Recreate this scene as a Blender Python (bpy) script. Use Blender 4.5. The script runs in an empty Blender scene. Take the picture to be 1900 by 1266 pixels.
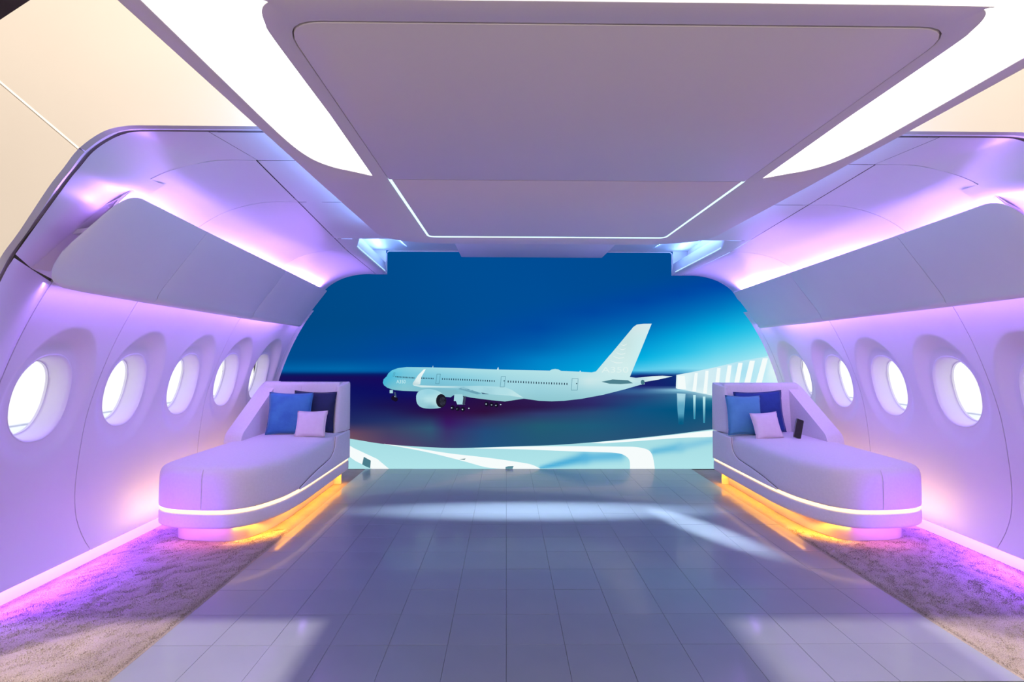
import bpy, bmesh, math, random
import numpy as np
from math import pi, sin, cos, radians, sqrt
from mathutils import Vector, Matrix, Euler
from mathutils.geometry import delaunay_2d_cdt
random.seed(4)
S = bpy.context.scene
COL = S.collection
CX = 0.295                                  # centre line of the cabin

# ------------------------------------------------------------------ camera
cd = bpy.data.cameras.new('camera'); cam = bpy.data.objects.new('camera', cd); COL.objects.link(cam)
cd.sensor_width = 36.0; cd.lens = 36.0*937/1900; cd.clip_start = .02
cam.location = (0, 0, 1.5); cam.rotation_euler = (pi/2+.02134, -.003, -.0107)
S.camera = cam
# ------------------------------------------------------------------ view
S.view_settings.view_transform = 'Standard'; S.view_settings.look = 'None'
S.view_settings.exposure = 0.0; S.view_settings.gamma = 1.0; S.view_settings.use_curve_mapping = False
w = bpy.data.worlds.new('world'); S.world = w; w.use_nodes = True
w.node_tree.nodes['Background'].inputs[0].default_value = (.60, .45, .38, 1)
w.node_tree.nodes['Background'].inputs[1].default_value = .10

# ------------------------------------------------------------------ lamps
def area(name, loc, direction, sx, sy, col, power, spread=180, along=None, cam_vis=True):
    L = bpy.data.lights.new(name, 'AREA'); L.shape = 'RECTANGLE'; L.size = sx; L.size_y = sy
    L.color = col; L.energy = power; L.spread = radians(spread)
    o = bpy.data.objects.new(name, L); COL.objects.link(o); o.location = loc
    z = -Vector(direction).normalized()
    x = Vector(along or (0, 1, 0)); x = (x - z*x.dot(z)).normalized(); y = z.cross(x)
    o.rotation_euler = Matrix((x, y, z)).transposed().to_euler()
    return o
def spot(name, loc, target, col, power, angle, blend=1.0, sx=1, sy=1, roll=0, radius=.03):
    L = bpy.data.lights.new(name, 'SPOT'); L.color = col; L.energy = power; L.spot_size = radians(angle)
    L.spot_blend = blend; L.shadow_soft_size = radius
    o = bpy.data.objects.new(name, L); COL.objects.link(o); o.location = loc
    q = (Vector(target)-Vector(loc)).to_track_quat('-Z', 'Y'); o.rotation_mode = 'QUATERNION'
    o.rotation_quaternion = q @ Matrix.Rotation(roll, 3, 'Z').to_quaternion(); o.scale = (sx, sy, 1)
    return o
PURPLE = (.40, .20, 1.0); VIOLET = (.27, .05, 1.0); BLUE = (.20, .42, 1.0); AMBER = (1.0, .40, .012); WARM = (1.0, .60, .22)
PINK = (1.0, .22, .60)
def hwt(Y): return 2.5-.11*(6.4-Y)          # half width at the top edge of the bins
def hws(Y): return 1.97-.115*(6.48-Y)       # half width at the cove seam
def zs(Y): return 2.42+.07*max(0, min(1, (Y-4.6)/1.9))
SPL = math.atan(.11)
for s in (-1, 1):
    al = (s*.11, 1, 0)
    # strip above the bins, washing the cove
    area('cove_lamp', (CX+s*(hwt(4.29)+.115), 4.29, 2.185), (-s*.35, 0, 1), 3.74, .03, PURPLE, 62, along=al)
    # strip under the bins, washing the window wall
    area('bin_lamp', (CX+s*2.79, 4.55, 1.865), (s*.12, 0, -1), 3.7, .03, PURPLE, 20, along=(0, 1, 0))
    # strip at the foot of the wall
    area('skirting_lamp', (CX+s*3.235, 4.2, .105), (-s*.5, 0, -1), 4.4, .02, VIOLET, 30, along=(0, 1, 0))
    area('skirting_lamp', (CX+s*3.20, 2.85, .085), (-s*1, 0, -.14), 1.6, .02, VIOLET, 34, along=(0, 1, 0))
    # underglow of the daybeds
    area('daybed_lamp', (CX+s*2.185, 5.0, .132), (-s*.1, 0, -1), 1.6, .03, AMBER, 6.0, 146)
    area('daybed_lamp', (CX+s*2.29, 4.13, .132), (0, 0, -1), .38, .03, AMBER, 2.2, 115, along=(s*.6, -.5, 0))
    area('daybed_lamp', (CX+s*2.72, 3.965, .132), (0, -.2, -1), .5, .03, PINK, 1.0, along=(1, 0, 0))
    # warm wash behind the daybeds, from the strip that runs round the body
    area('daybed_lamp', (CX+s*3.10, 4.95, .27), (s*1, 0, .1), 1.8, .03, WARM, 2.0)
    area('daybed_lamp', (CX+s*3.06, 4.0, .27), (s*1, -.7, .1), .22, .03, WARM, .10, along=(s*-.6, 1, 0))
    # blue strips on top of the canopy and in the trough
    area('canopy_lamp', (.28+s*1.15, 2.6, 2.352), (s*.8, 0, .6), 2.0, .02, BLUE, 12)
    area('trough_lamp', (CX+s*1.80, 5.25, 2.66), (-s*.4, 0, 1), 2.2, .04, BLUE, 9, along=al)
    area('trough_lamp', (CX+s*1.52, 5.35, 2.77), (s*1, 0, -.55), 1.9, .03, BLUE, 9, along=al)
area('canopy_lamp', (CX, 3.66, 2.36), (0, 1, .9), 2.0, .03, BLUE, 9, along=(1, 0, 0))
# warm hall lamps in front of the facade, high above the canopy
area('hall_or_fill_lamp', (-.60, 0, 8.0), (-.1, .25, -1), .25, .2, (1.0, .88, .74), 900, along=(1, 0, 0))
area('hall_or_fill_lamp', (1.94, 0, 8.0), (.1, .25, -1), .35, .25, (1.0, .88, .74), 700, along=(1, 0, 0))
area('hall_or_fill_lamp', (-2.6, -1.2, 4.2), (.1, 1, -.62), 1.2, .8, (1.0, .88, .74), 16, along=(1, 0, 0))
area('hall_or_fill_lamp', (3.6, -1.2, 4.2), (-.1, 1, -.62), 1.2, .8, (1.0, .84, .68), 8, along=(1, 0, 0))
area('hall_or_fill_lamp', (.3, -3.2, 2.3), (0, 1, -.05), 4.0, 1.6, (1.0, .86, .78), 140, along=(1, 0, 0))  # added softbox fill behind the camera, brightens the canopy and cabin
# added spots, standing in for the bright streaks of the floor before the display
spot('streak_spot', (.3, 5.0, 2.66), (.3, 4.80, 0), (.66, .86, 1.0), 1000, 34, 1.0, 2.6, .42)
spot('streak_spot', (1.6, 4.6, 2.38), (1.68, 4.3, 0), (.72, .88, 1.0), 700, 20, 1.0, .5, 1.9, roll=.22)

# ------------------------------------------------------------------ materials
def lin(c): return tuple(((v/255)/12.92 if v/255 <= .04045 else ((v/255+.055)/1.055)**2.4) for v in c)
def mat(name, col, rough=.5, metal=0, emit=None, es=0, noise=None, bump=0, bscale=200, coat=0, sheen=0, alpha=None):
    m = bpy.data.materials.new(name); m.use_nodes = True; nt = m.node_tree; b = nt.nodes['Principled BSDF']
    b.inputs['Base Color'].default_value = (*col, 1); b.inputs['Roughness'].default_value = rough
    b.inputs['Metallic'].default_value = metal
    if coat: b.inputs['Coat Weight'].default_value = coat; b.inputs['Coat Roughness'].default_value = .09
    if sheen: b.inputs['Sheen Weight'].default_value = sheen; b.inputs['Sheen Roughness'].default_value = .4
    if emit: b.inputs['Emission Color'].default_value = (*emit, 1); b.inputs['Emission Strength'].default_value = es
    tc = nt.nodes.new('ShaderNodeTexCoord')
    if noise:                                # (scale, colour b, contrast lo, hi)
        n = nt.nodes.new('ShaderNodeTexNoise'); n.inputs['Scale'].default_value = noise[0]; n.inputs['Detail'].default_value = 6
        r = nt.nodes.new('ShaderNodeValToRGB'); r.color_ramp.elements[0].position = noise[2]; r.color_ramp.elements[1].position = noise[3]
        r.color_ramp.elements[0].color = (*col, 1); r.color_ramp.elements[1].color = (*noise[1], 1)
        nt.links.new(tc.outputs['Object'], n.inputs['Vector']); nt.links.new(n.outputs['Fac'], r.inputs['Fac'])
        nt.links.new(r.outputs['Color'], b.inputs['Base Color'])
    if bump:
        n2 = nt.nodes.new('ShaderNodeTexNoise'); n2.inputs['Scale'].default_value = bscale; n2.inputs['Detail'].default_value = 3
        bp = nt.nodes.new('ShaderNodeBump'); bp.inputs['Strength'].default_value = bump; bp.inputs['Distance'].default_value = .004
        nt.links.new(tc.outputs['Object'], n2.inputs['Vector']); nt.links.new(n2.outputs['Fac'], bp.inputs['Height'])
        nt.links.new(bp.outputs['Normal'], b.inputs['Normal'])
    return m
M_shell = mat('shell_white', (.80, .76, .79), .38, noise=(1.5, (.83, .79, .82), .3, .7))
M_canopy = mat('canopy_white', (.78, .74, .75), .45, noise=(1.5, (.80, .76, .77), .3, .7))
M_bin = mat('bin_white', (.76, .73, .76), .42, noise=(2, (.79, .76, .79), .3, .7))
M_facade = mat('facade_cream', (.57, .53, .48), .5, noise=(1.2, (.53, .49, .44), .3, .8))
M_fill = mat('joint_filler_cream', (.90, .86, .80), .4, noise=(5, (.88, .84, .78), .4, .6))
M_dark = mat('joint_dark', (.06, .045, .05), .8, noise=(30, (.08, .06, .07), .4, .6))
M_groove = mat('groove_grey', (.30, .24, .27), .7, noise=(20, (.34, .28, .31), .4, .6))
M_outer = mat('outer_shell_dark', (.10, .08, .07), .8, noise=(5, (.13, .10, .09), .4, .6))
M_frame = mat('window_ring', (.88, .86, .90), .3, noise=(4, (.84, .83, .88), .3, .7))
M_sofa = mat('upholstery_white', (.72, .66, .70), .62, noise=(60, (.76, .70, .74), .3, .7), bump=.15, bscale=900, sheen=.2)
M_plinth = mat('plinth_gloss', (.55, .50, .48), .22, noise=(6, (.60, .54, .52), .3, .7))
M_tile = mat('tile_grey', (.19, .21, .255), .34, coat=.3, noise=(3.0, (.21, .23, .275), .3, .7), bump=.03, bscale=300)
M_sub = mat('tile_joint', (.14, .14, .17), .8, noise=(20, (.13, .13, .15), .4, .6))
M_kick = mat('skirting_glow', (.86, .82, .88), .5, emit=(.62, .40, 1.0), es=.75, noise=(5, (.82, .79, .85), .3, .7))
def led(name, col, es):
    m = bpy.data.materials.new(name); m.use_nodes = True; nt = m.node_tree; nt.nodes.remove(nt.nodes['Principled BSDF'])
    e = nt.nodes.new('ShaderNodeEmission'); e.inputs[0].default_value = (*col, 1); e.inputs[1].default_value = es
    nt.links.new(e.outputs[0], nt.nodes['Material Output'].inputs[0]); return m
M_ledwarm = led('led_warm', (1.0, .62, .30), 3.0)
M_ledcyan = led('led_cyan', (.62, .93, 1.0), 1.5)
M_ledblue = led('led_blue', (.45, .70, 1.0), 1.3)
M_diff = led('diffuser_light', (1.0, .96, .92), 3.6)
# carpet
def carpet_mat():
    m = mat('carpet_pile', (.20, .15, .14), .95, bump=.5, bscale=160); nt = m.node_tree; b = nt.nodes['Principled BSDF']
    tc = nt.nodes['Texture Coordinate']
    n = nt.nodes.new('ShaderNodeTexNoise'); n.inputs['Scale'].default_value = 210; n.inputs['Detail'].default_value = 4
    n2 = nt.nodes.new('ShaderNodeTexNoise'); n2.inputs['Scale'].default_value = 5; n2.inputs['Detail'].default_value = 5
    ad = nt.nodes.new('ShaderNodeMath'); ad.operation = 'MULTIPLY_ADD'; ad.inputs[1].default_value = .45
    r = nt.nodes.new('ShaderNodeValToRGB'); e = r.color_ramp.elements
    e[0].position = .50; e[0].color = (.165, .125, .112, 1); e[1].position = .88; e[1].color = (.30, .24, .21, 1)
    nt.links.new(tc.outputs['Object'], n.inputs['Vector']); nt.links.new(tc.outputs['Object'], n2.inputs['Vector'])
    nt.links.new(n2.outputs['Fac'], ad.inputs[0]); nt.links.new(n.outputs['Fac'], ad.inputs[2])
    nt.links.new(ad.outputs[0], r.inputs['Fac']); nt.links.new(r.outputs['Color'], b.inputs['Base Color'])
    b.inputs['Sheen Weight'].default_value = .3
    return m
M_carpet = carpet_mat()
# picture material: shows the colour stored on the display's mesh
M_pic = bpy.data.materials.new('display_picture'); M_pic.use_nodes = True
nt = M_pic.node_tree; nt.nodes.remove(nt.nodes['Principled BSDF'])
_a = nt.nodes.new('ShaderNodeAttribute'); _a.attribute_name = 'picture'
_e = nt.nodes.new('ShaderNodeEmission'); nt.links.new(_a.outputs['Color'], _e.inputs[0])
nt.links.new(_e.outputs[0], nt.nodes['Material Output'].inputs[0]); M_pic.cycles.emission_sampling = 'NONE'

# ------------------------------------------------------------------ helpers
def tag(o, label=None, cat=None, group=None, kind=None):
    for k, v in (('label', label), ('category', cat), ('group', group), ('kind', kind)):
        if v: o[k] = v
    return o
def empty(name, loc=(0, 0, 0), **k):
    o = bpy.data.objects.new(name, None); COL.objects.link(o); o.location = loc; o.empty_display_size = .1
    return tag(o, **k)
def link(name, me, m, parent=None, smooth=None, **k):
    if m: me.materials.append(m)
    if smooth is not None:
        for p in me.polygons: p.use_smooth = True
        if smooth < 180: me.set_sharp_from_angle(angle=radians(smooth))
    o = bpy.data.objects.new(name, me); COL.objects.link(o)
    if parent is not None:
        o.parent = parent; o.location = -Vector(parent.location)   # geometry is written in world coordinates
    return tag(o, **k)
def mesh(name, vs, fs, m, parent=None, smooth=None, recalc=True, bevel=0, seg=2, **k):
    me = bpy.data.meshes.new(name); bm = bmesh.new()
    bv = [bm.verts.new(v) for v in vs]
    for f in fs:
        try: bm.faces.new([bv[i] for i in f])
        except ValueError: pass
    if recalc: bmesh.ops.recalc_face_normals(bm, faces=bm.faces)
    if bevel:
        ed = [e for e in bm.edges if len(e.link_faces) == 2 and e.calc_face_angle(0) > radians(28)]
        bmesh.ops.bevel(bm, geom=ed, offset=bevel, segments=seg, affect='EDGES', profile=.5, clamp_overlap=True)
    bm.to_mesh(me); bm.free()
    return link(name, me, m, parent, smooth, **k)
def box(name, x0, x1, y0, y1, z0, z1, m, parent=None, bevel=0, **k):
    vs = [(x, y, z) for x in (x0, x1) for y in (y0, y1) for z in (z0, z1)]
    fs = [(0, 1, 3, 2), (4, 6, 7, 5), (0, 4, 5, 1), (2, 3, 7, 6), (0, 2, 6, 4), (1, 5, 7, 3)]
    return mesh(name, vs, fs, m, parent, bevel=bevel, smooth=(40 if bevel else None), **k)
def grid_faces(n, mm, wrap=False):
    fs = []
    for i in range(n-1):
        for j in range(mm-1 if not wrap else mm):
            j2 = (j+1) % mm
            fs.append((i*mm+j, i*mm+j2, (i+1)*mm+j2, (i+1)*mm+j))
    return fs
def loft(rows, closed=False, caps=False):
    n, mm = len(rows), len(rows[0]); vs = [p for r in rows for p in r]; fs = grid_faces(n, mm, closed)
    if caps: fs.append(tuple(range(mm))[::-1]); fs.append(tuple(range((n-1)*mm, n*mm)))
    return vs, fs
def prism2(poly, z0, z1, holes=()):
    """solid plate from a plan outline, with holes"""
    loops = [poly]+list(holes); v2 = []; edges = []
    for lp in loops:
        b = len(v2); v2 += [Vector(p) for p in lp]; edges += [(b+i, b+(i+1) % len(lp)) for i in range(len(lp))]
    r = delaunay_2d_cdt(v2, edges, [], 0, 1e-6)
    vv, tri = r[0], r[2]
    def inside(p, pl):
        c = False; n = len(pl)
        for i in range(n):
            a, b = pl[i], pl[i-1]
            if (a[1] > p[1]) != (b[1] > p[1]) and p[0] < (b[0]-a[0])*(p[1]-a[1])/(b[1]-a[1])+a[0]: c = not c
        return c
    keep = []
    for t in tri:
        c = ((vv[t[0]][0]+vv[t[1]][0]+vv[t[2]][0])/3, (vv[t[0]][1]+vv[t[1]][1]+vv[t[2]][1])/3)
        if inside(c, poly) and not any(inside(c, h) for h in holes): keep.append(tuple(t))
    n = len(vv); vs = [(v[0], v[1], z0) for v in vv]+[(v[0], v[1], z1) for v in vv]
    fs = [t for t in keep]+[tuple(i+n for i in t[::-1]) for t in keep]
    cnt = {}
    for t in keep:
        for i in range(3):
            e = (t[i], t[(i+1) % 3]); cnt[e] = 1
    for (a, b) in list(cnt):
        if (b, a) not in cnt: fs.append((a, b, b+n, a+n))
    return vs, fs
def catmull(pts, k=6, closed=False):
    out = []; n = len(pts)
    rng = range(n if closed else n-1)
    for i in rng:
        if closed: p0, p1, p2, p3 = pts[i-1], pts[i], pts[(i+1) % n], pts[(i+2) % n]
        else: p0, p1, p2, p3 = pts[max(i-1, 0)], pts[i], pts[i+1], pts[min(i+2, n-1)]
        for j in range(k):
            t = j/k
            out.append(tuple(.5*((2*b)+(-a+c)*t+(2*a-5*b+4*c-d)*t*t+(-a+3*b-3*c+d)*t**3) for a, b, c, d in zip(p0, p1, p2, p3)))
    if not closed: out.append(tuple(pts[-1]))
    return out
def rounded(poly, rad, seg=8):
    """round the corners of a 2-D polygon; rad is a number or one per corner"""
    out = []; n = len(poly)
    for i, p in enumerate(poly):
        r = rad[i] if isinstance(rad, (list, tuple)) else rad
        p = Vector(p); a = Vector(poly[i-1])-p; b = Vector(poly[(i+1) % n])-p
        if r <= 0: out.append(tuple(p)); continue
        A = p+a.normalized()*r; B = p+b.normalized()*r
        for j in range(seg+1):
            t = j/seg; out.append(tuple((1-t)**2*A+2*t*(1-t)*p+t*t*B))
    return out
def tube(path, r, n=6):
    rows = []
    for i, p in enumerate(path):
        p = Vector(p); d = (Vector(path[min(i+1, len(path)-1)])-Vector(path[max(i-1, 0)])).normalized()
        u = d.cross(Vector((0, 0, 1)));
        if u.length < .1: u = d.cross(Vector((1, 0, 0)))
        u.normalize(); v = u.cross(d)
        rows.append([tuple(p+u*r*cos(2*pi*k/n)+v*r*sin(2*pi*k/n)) for k in range(n)])
    return loft(rows, True, True)

# ------------------------------------------------------------------ wall profile
PROF = [(0, 3.16), (.11, 3.19), (.18, 3.235), (.27, 3.275), (.376, 3.30), (.55, 3.305), (.784, 3.28), (1.0, 3.245), (1.15, 3.205), (1.3, 3.155),
        (1.49, 3.08), (1.65, 3.005), (1.83, 2.905), (2.0, 2.79), (2.2, 2.62)]
_pf = catmull(PROF, 8); _pz = [p[0] for p in _pf]; _ph = [p[1] for p in _pf]
def hww(z): return float(np.interp(z, _pz, _ph))

# ================================================================== SETTING
SIDE = {-1: 'left', 1: 'right'}
# floor: base slab, tiles, carpets
floor = box('floor', -4.2, 4.8, -.6, 6.9, -.08, -.02, M_sub, kind='structure')
TX0 = -1.797; TW = .30; NX = 14; TY0 = 2.318; NY = 14; TYE = 6.5
g = .0007
def tile_mesh(wd, dp):
    me = bpy.data.meshes.new('tile'); b = .0007; vs = []; fs = []
    o = [(-wd/2, -dp/2), (wd/2, -dp/2), (wd/2, dp/2), (-wd/2, dp/2)]
    vs += [(x, y, -.02) for x, y in o]+[(x, y, -b) for x, y in o]+[(x*(1-2*b/wd), y*(1-2*b/dp), 0) for x, y in o]
    for i in range(4):
        j = (i+1) % 4; fs += [(i, j, 4+j, 4+i), (4+i, 4+j, 8+j, 8+i)]
    fs += [(8, 9, 10, 11), (3, 2, 1, 0)]
    me.from_pydata(vs, [], fs); me.materials.append(M_tile); return me
tm = tile_mesh(TW-2*g, TW-2*g); tm_last = tile_mesh(TW-2*g, TYE-(TY0+13*TW)-2*g)
tmx = tile_mesh(2.378-(TX0+13*TW)-2*g, TW-2*g); tmx_last = tile_mesh(2.378-(TX0+13*TW)-2*g, TYE-(TY0+13*TW)-2*g)
for j in range(NY):
    y0 = TY0+j*TW; y1 = min(y0+TW, TYE)
    for i in range(NX):
        x0 = TX0+i*TW; x1 = 2.378 if i == NX-1 else x0+TW
        me = (tmx_last if j == NY-1 else tmx) if i == NX-1 else (tm_last if j == NY-1 else tm)
        o = bpy.data.objects.new('tile', me); COL.objects.link(o); o.parent = floor
        o.location = ((x0+x1)/2, (y0+y1)/2, random.uniform(-.0004, .0004))
        o.rotation_euler = (random.uniform(-.0006, .0006), random.uniform(-.0006, .0006), 0)
def carpet(name, x0, x1, y0, y1, m=M_carpet):
    nx = max(2, int((x1-x0)/.04)); ny = max(2, int((y1-y0)/.04)); vs = []
    for j in range(ny+1):
        for i in range(nx+1):
            ed = i in (0, nx) or j in (0, ny)
            vs.append((x0+(x1-x0)*i/nx, y0+(y1-y0)*j/ny, -.004 if ed else random.uniform(.001, .006)))
    b = len(vs)
    vs += [(x0, y0, -.02), (x1, y0, -.02), (x1, y1, -.02), (x0, y1, -.02)]
    return mesh(name, vs, grid_faces(ny+1, nx+1), m, floor, smooth=180, recalc=False)
carpet('carpet', -2.98, TX0-.004, TY0-.006, 6.48)
carpet('carpet', 2.382, 3.57, TY0-.006, 6.48)
carpet('carpet', -2.98, 3.57, .7, TY0-.010)
# raised pile tufts, nearest part of the carpets only
def tufts():
    rnd = np.random.RandomState(3); N = 42000
    x = []; y = []
    regs = [(-2.95, -1.81, 2.33, 4.3, 85000), (2.39, 3.55, 2.33, 4.3, 85000), (-2.4, 2.9, 2.20, 2.304, 24000)]
    for (a, b, c, d, n) in regs:
        x.append(rnd.uniform(a, b, n)); y.append(rnd.uniform(c, d, n))
    x = np.concatenate(x); y = np.concatenate(y); n = len(x)
    a = rnd.uniform(0, 2*pi, n); h = rnd.uniform(.004, .009, n); l = rnd.uniform(.0, .008, n); wd = .0016
    dx = np.cos(a)*wd; dy = np.sin(a)*wd; b = rnd.uniform(0, 2*pi, n)
    v = np.empty((n, 3, 3))
    v[:, 0] = np.stack([x-dx, y-dy, np.full(n, .001)], 1); v[:, 1] = np.stack([x+dx, y+dy, np.full(n, .001)], 1)
    v[:, 2] = np.stack([x+np.cos(b)*l, y+np.sin(b)*l, h], 1)
    me = bpy.data.meshes.new('carpet_pile'); me.vertices.add(3*n); me.vertices.foreach_set('co', v.ravel())
    me.loops.add(3*n); me.loops.foreach_set('vertex_index', np.arange(3*n)); me.polygons.add(n)
    me.polygons.foreach_set('loop_start', np.arange(n)*3); me.update()
    link('carpet_pile', me, M_carpet, floor, kind='stuff')
tufts()

# outer enclosure behind the lining
for s in (-1, 1):
    x = CX+s*3.78
    box('wall_'+SIDE[s], min(x, x+s*.08), max(x, x+s*.08), 2.2, 6.9, -.02, 3.06, M_outer, kind='structure')
ceil = box('ceiling', CX-3.8, CX+3.8, 2.05, 6.9, 3.0, 3.06, M_outer, kind='structure')
WALL = {s: bpy.data.objects['wall_'+SIDE[s]] for s in (-1, 1)}

# window wall panels
WY = [3.23+.70*i for i in range(5)]; WZ = 1.20
OA, OB = .205, .278                        # opening half sizes
DA, DB = .312, .455                        # scooped dish half sizes
ZT, ZB = 1.80, .66
def sell(a, b, th, e=2.25):
    c, q = cos(th), sin(th)
    return (a*math.copysign(abs(c)**(2/e), c), b*math.copysign(abs(q)**(2/e), q))
def sm(t): t = max(0, min(1, t)); return t*t*(3-2*t)
def dish(u, v):
    r = sqrt((u/DA)**2+(v/DB)**2)
    d = .014+.066*sm((v+.45)/.90)           # deeper toward the top: the window stands more upright than the wall
    return d*sm((1.0-r)/.26)
def wpt(s, Y, z, d=0):
    return (CX+s*(hww(z)+d), Y, z)
def wcell(s, yc, y0, y1, bm):
    n = 16; per = []
    for i in range(n): per.append((y0+(y1-y0)*i/n, ZB))
    for i in range(n): per.append((y1, ZB+(ZT-ZB)*i/n))
    for i in range(n): per.append((y1-(y1-y0)*i/n, ZT))
    for i in range(n): per.append((y0, ZT-(ZT-ZB)*i/n))
    N = len(per); rings = []
    ths = [math.atan2((p[1]-WZ)/DB, (p[0]-yc)/DA) for p in per]
    for k in range(17):                     # opening to dish rim
        t = k/16; a = OA+(DA*1.01-OA)*t; b = OB+(DB*1.01-OB)*t
        ring = []
        for th in ths:
            u, v = sell(a, b, th, 2.25-.2*t); ring.append(wpt(s, yc+u, WZ+v, dish(u, v)))
        rings.append(ring)
    for k in range(1, 5):
        t = k/4; ring = []
        for th, p in zip(ths, per):
            u, v = sell(DA*1.01, DB*1.01, th, 2.05); ring.append(wpt(s, (yc+u)*(1-t)+p[0]*t, (WZ+v)*(1-t)+p[1]*t))
        rings.append(ring)
    vr = [[bm.verts.new(p) for p in r] for r in rings]
    for a, b in zip(vr, vr[1:]):
        for j in range(N): bm.faces.new((a[j], a[(j+1) % N], b[(j+1) % N], b[j]))
    # below and above
    for zlist in ([.11+(ZB-.11)*i/10 for i in range(11)], [ZT+(2.05-ZT)*i/4 for i in range(5)]):
        rows = [[bm.verts.new(wpt(s, y0+(y1-y0)*i/n, z)) for i in range(n+1)] for z in zlist]
        for a, b in zip(rows, rows[1:]):
            for j in range(n): bm.faces.new((a[j], a[j+1], b[j+1], b[j]))
def wpanel(s, cells, a, b):
    bm = bmesh.new(); gp = .003
    for yc in cells:
        y0 = yc-.35 if abs(yc-.35-a) > .01 else a+gp
        y1 = yc+.35 if abs(yc+.35-b) > .01 else b-gp
        wcell(s, yc, y0, y1, bm)
    bmesh.ops.remove_doubles(bm, verts=bm.verts, dist=.0004)
    bmesh.ops.recalc_face_normals(bm, faces=bm.faces)
    # returned edges at the joints and the lower edge
    ed = [e for e in bm.edges if e.is_boundary and (all(abs(v.co.y-a-gp) < .002 for v in e.verts) or all(abs(v.co.y-b+gp) < .002 for v in e.verts) or all(abs(v.co.z-.11) < .002 for v in e.verts))]
    r = bmesh.ops.extrude_edge_only(bm, edges=ed)
    for v in [x for x in r['geom'] if isinstance(x, bmesh.types.BMVert)]: v.co.x += s*.022
    me = bpy.data.meshes.new('wall_panel'); bm.to_mesh(me); bm.free()
    return link('wall_panel', me, M_shell, WALL[s], smooth=50)
seams = [2.88, 3.58, 4.98, 6.38]
for s in (-1, 1):
    wpanel(s, WY[:1], 2.88, 3.58); wpanel(s, WY[1:3], 3.58, 4.98); wpanel(s, WY[3:], 4.98, 6.38)
    # end strip next to the display, with a rounded lip
    zz = [.0+2.02*i/30 for i in range(31)]
    rows = [[wpt(s, y, z, d) for z in zz] for y, d in ((6.386, .02), (6.386, .0), (6.44, -.002), (6.462, -.008), (6.474, -.016), (6.484, -.012), (6.486, .03))]
    v, f = loft(rows); mesh('wall_edge', v, f, M_shell, WALL[s], smooth=50)
    # joint backing strips
    for y in seams:
        rows = [[wpt(s, y+d, z, .018) for z in zz if z > .12] for d in (-.012, .012)]
        v, f = loft(rows); mesh('joint_strip', v, f, M_dark, WALL[s])
    # skirting below the wall
    x = CX+s*3.262
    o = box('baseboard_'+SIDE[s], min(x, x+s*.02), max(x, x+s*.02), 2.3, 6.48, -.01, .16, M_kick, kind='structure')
    box('led_strip', CX+s*3.235-.012, CX+s*3.235+.012, 2.3, 6.4, .112, .118, M_dark, o)

# windows: ring, pane, glowing sky panel behind
def sky_panel():
    m = bpy.data.materials.new('window_sky'); m.use_nodes = True; t = m.node_tree; t.nodes.remove(t.nodes['Principled BSDF'])
    tc = t.nodes.new('ShaderNodeTexCoord'); sp = t.nodes.new('ShaderNodeSeparateXYZ')
    n = t.nodes.new('ShaderNodeTexNoise'); n.inputs['Scale'].default_value = 6; n.inputs['Detail'].default_value = 4
    mp = t.nodes.new('ShaderNodeMapping'); mp.inputs['Scale'].default_value = (1, 1, 3)
    r = t.nodes.new('ShaderNodeValToRGB'); e = r.color_ramp.elements
    e[0].position = .25; e[0].color = (.86, .86, .92, 1); e[1].position = .5; e[1].color = (1.0, 1.0, 1.0, 1)
    r2 = t.nodes.new('ShaderNodeValToRGB'); q = r2.color_ramp.elements          # horizon of the view, low in the pane
    q[0].position = 0; q[0].color = (.80, .84, .92, 1); q[1].position = 1; q[1].color = (1, 1, 1, 1)
    for p, c in ((.265, (.80, .84, .92)), (.275, (.34, .37, .54)), (.285, (.70, .72, .82)), (.295, (1, 1, 1))):
        x = q.new(p); x.color = (*c, 1)
    mx = t.nodes.new('ShaderNodeMix'); mx.data_type = 'RGBA'; mx.blend_type = 'MULTIPLY'; mx.inputs[0].default_value = 1
    em = t.nodes.new('ShaderNodeEmission'); em.inputs[1].default_value = 1.25
    L = t.links.new
    L(tc.outputs['Object'], mp.inputs[0]); L(mp.outputs[0], n.inputs['Vector']); L(n.outputs['Fac'], r.inputs['Fac'])
    L(tc.outputs['Generated'], sp.inputs[0]); L(sp.outputs['Z'], r2.inputs['Fac'])
    L(r.outputs['Color'], mx.inputs[6]); L(r2.outputs['Color'], mx.inputs[7]); L(mx.outputs[2], em.inputs[0])
    L(em.outputs[0], t.nodes['Material Output'].inputs[0]); return m
M_sky = sky_panel()
def glass():
    m = bpy.data.materials.new('window_pane'); m.use_nodes = True; t = m.node_tree; t.nodes.remove(t.nodes['Principled BSDF'])
    a = t.nodes.new('ShaderNodeBsdfTransparent'); a.inputs[0].default_value = (.97, .98, 1, 1)
    b = t.nodes.new('ShaderNodeBsdfGlossy'); b.inputs['Roughness'].default_value = .05; mx = t.nodes.new('ShaderNodeMixShader')
    mx.inputs[0].default_value = .03; t.links.new(a.outputs[0], mx.inputs[1]); t.links.new(b.outputs[0], mx.inputs[2])
    t.links.new(mx.outputs[0], t.nodes['Material Output'].inputs[0]); return m
M_glass = glass()
wn = 0
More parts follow.
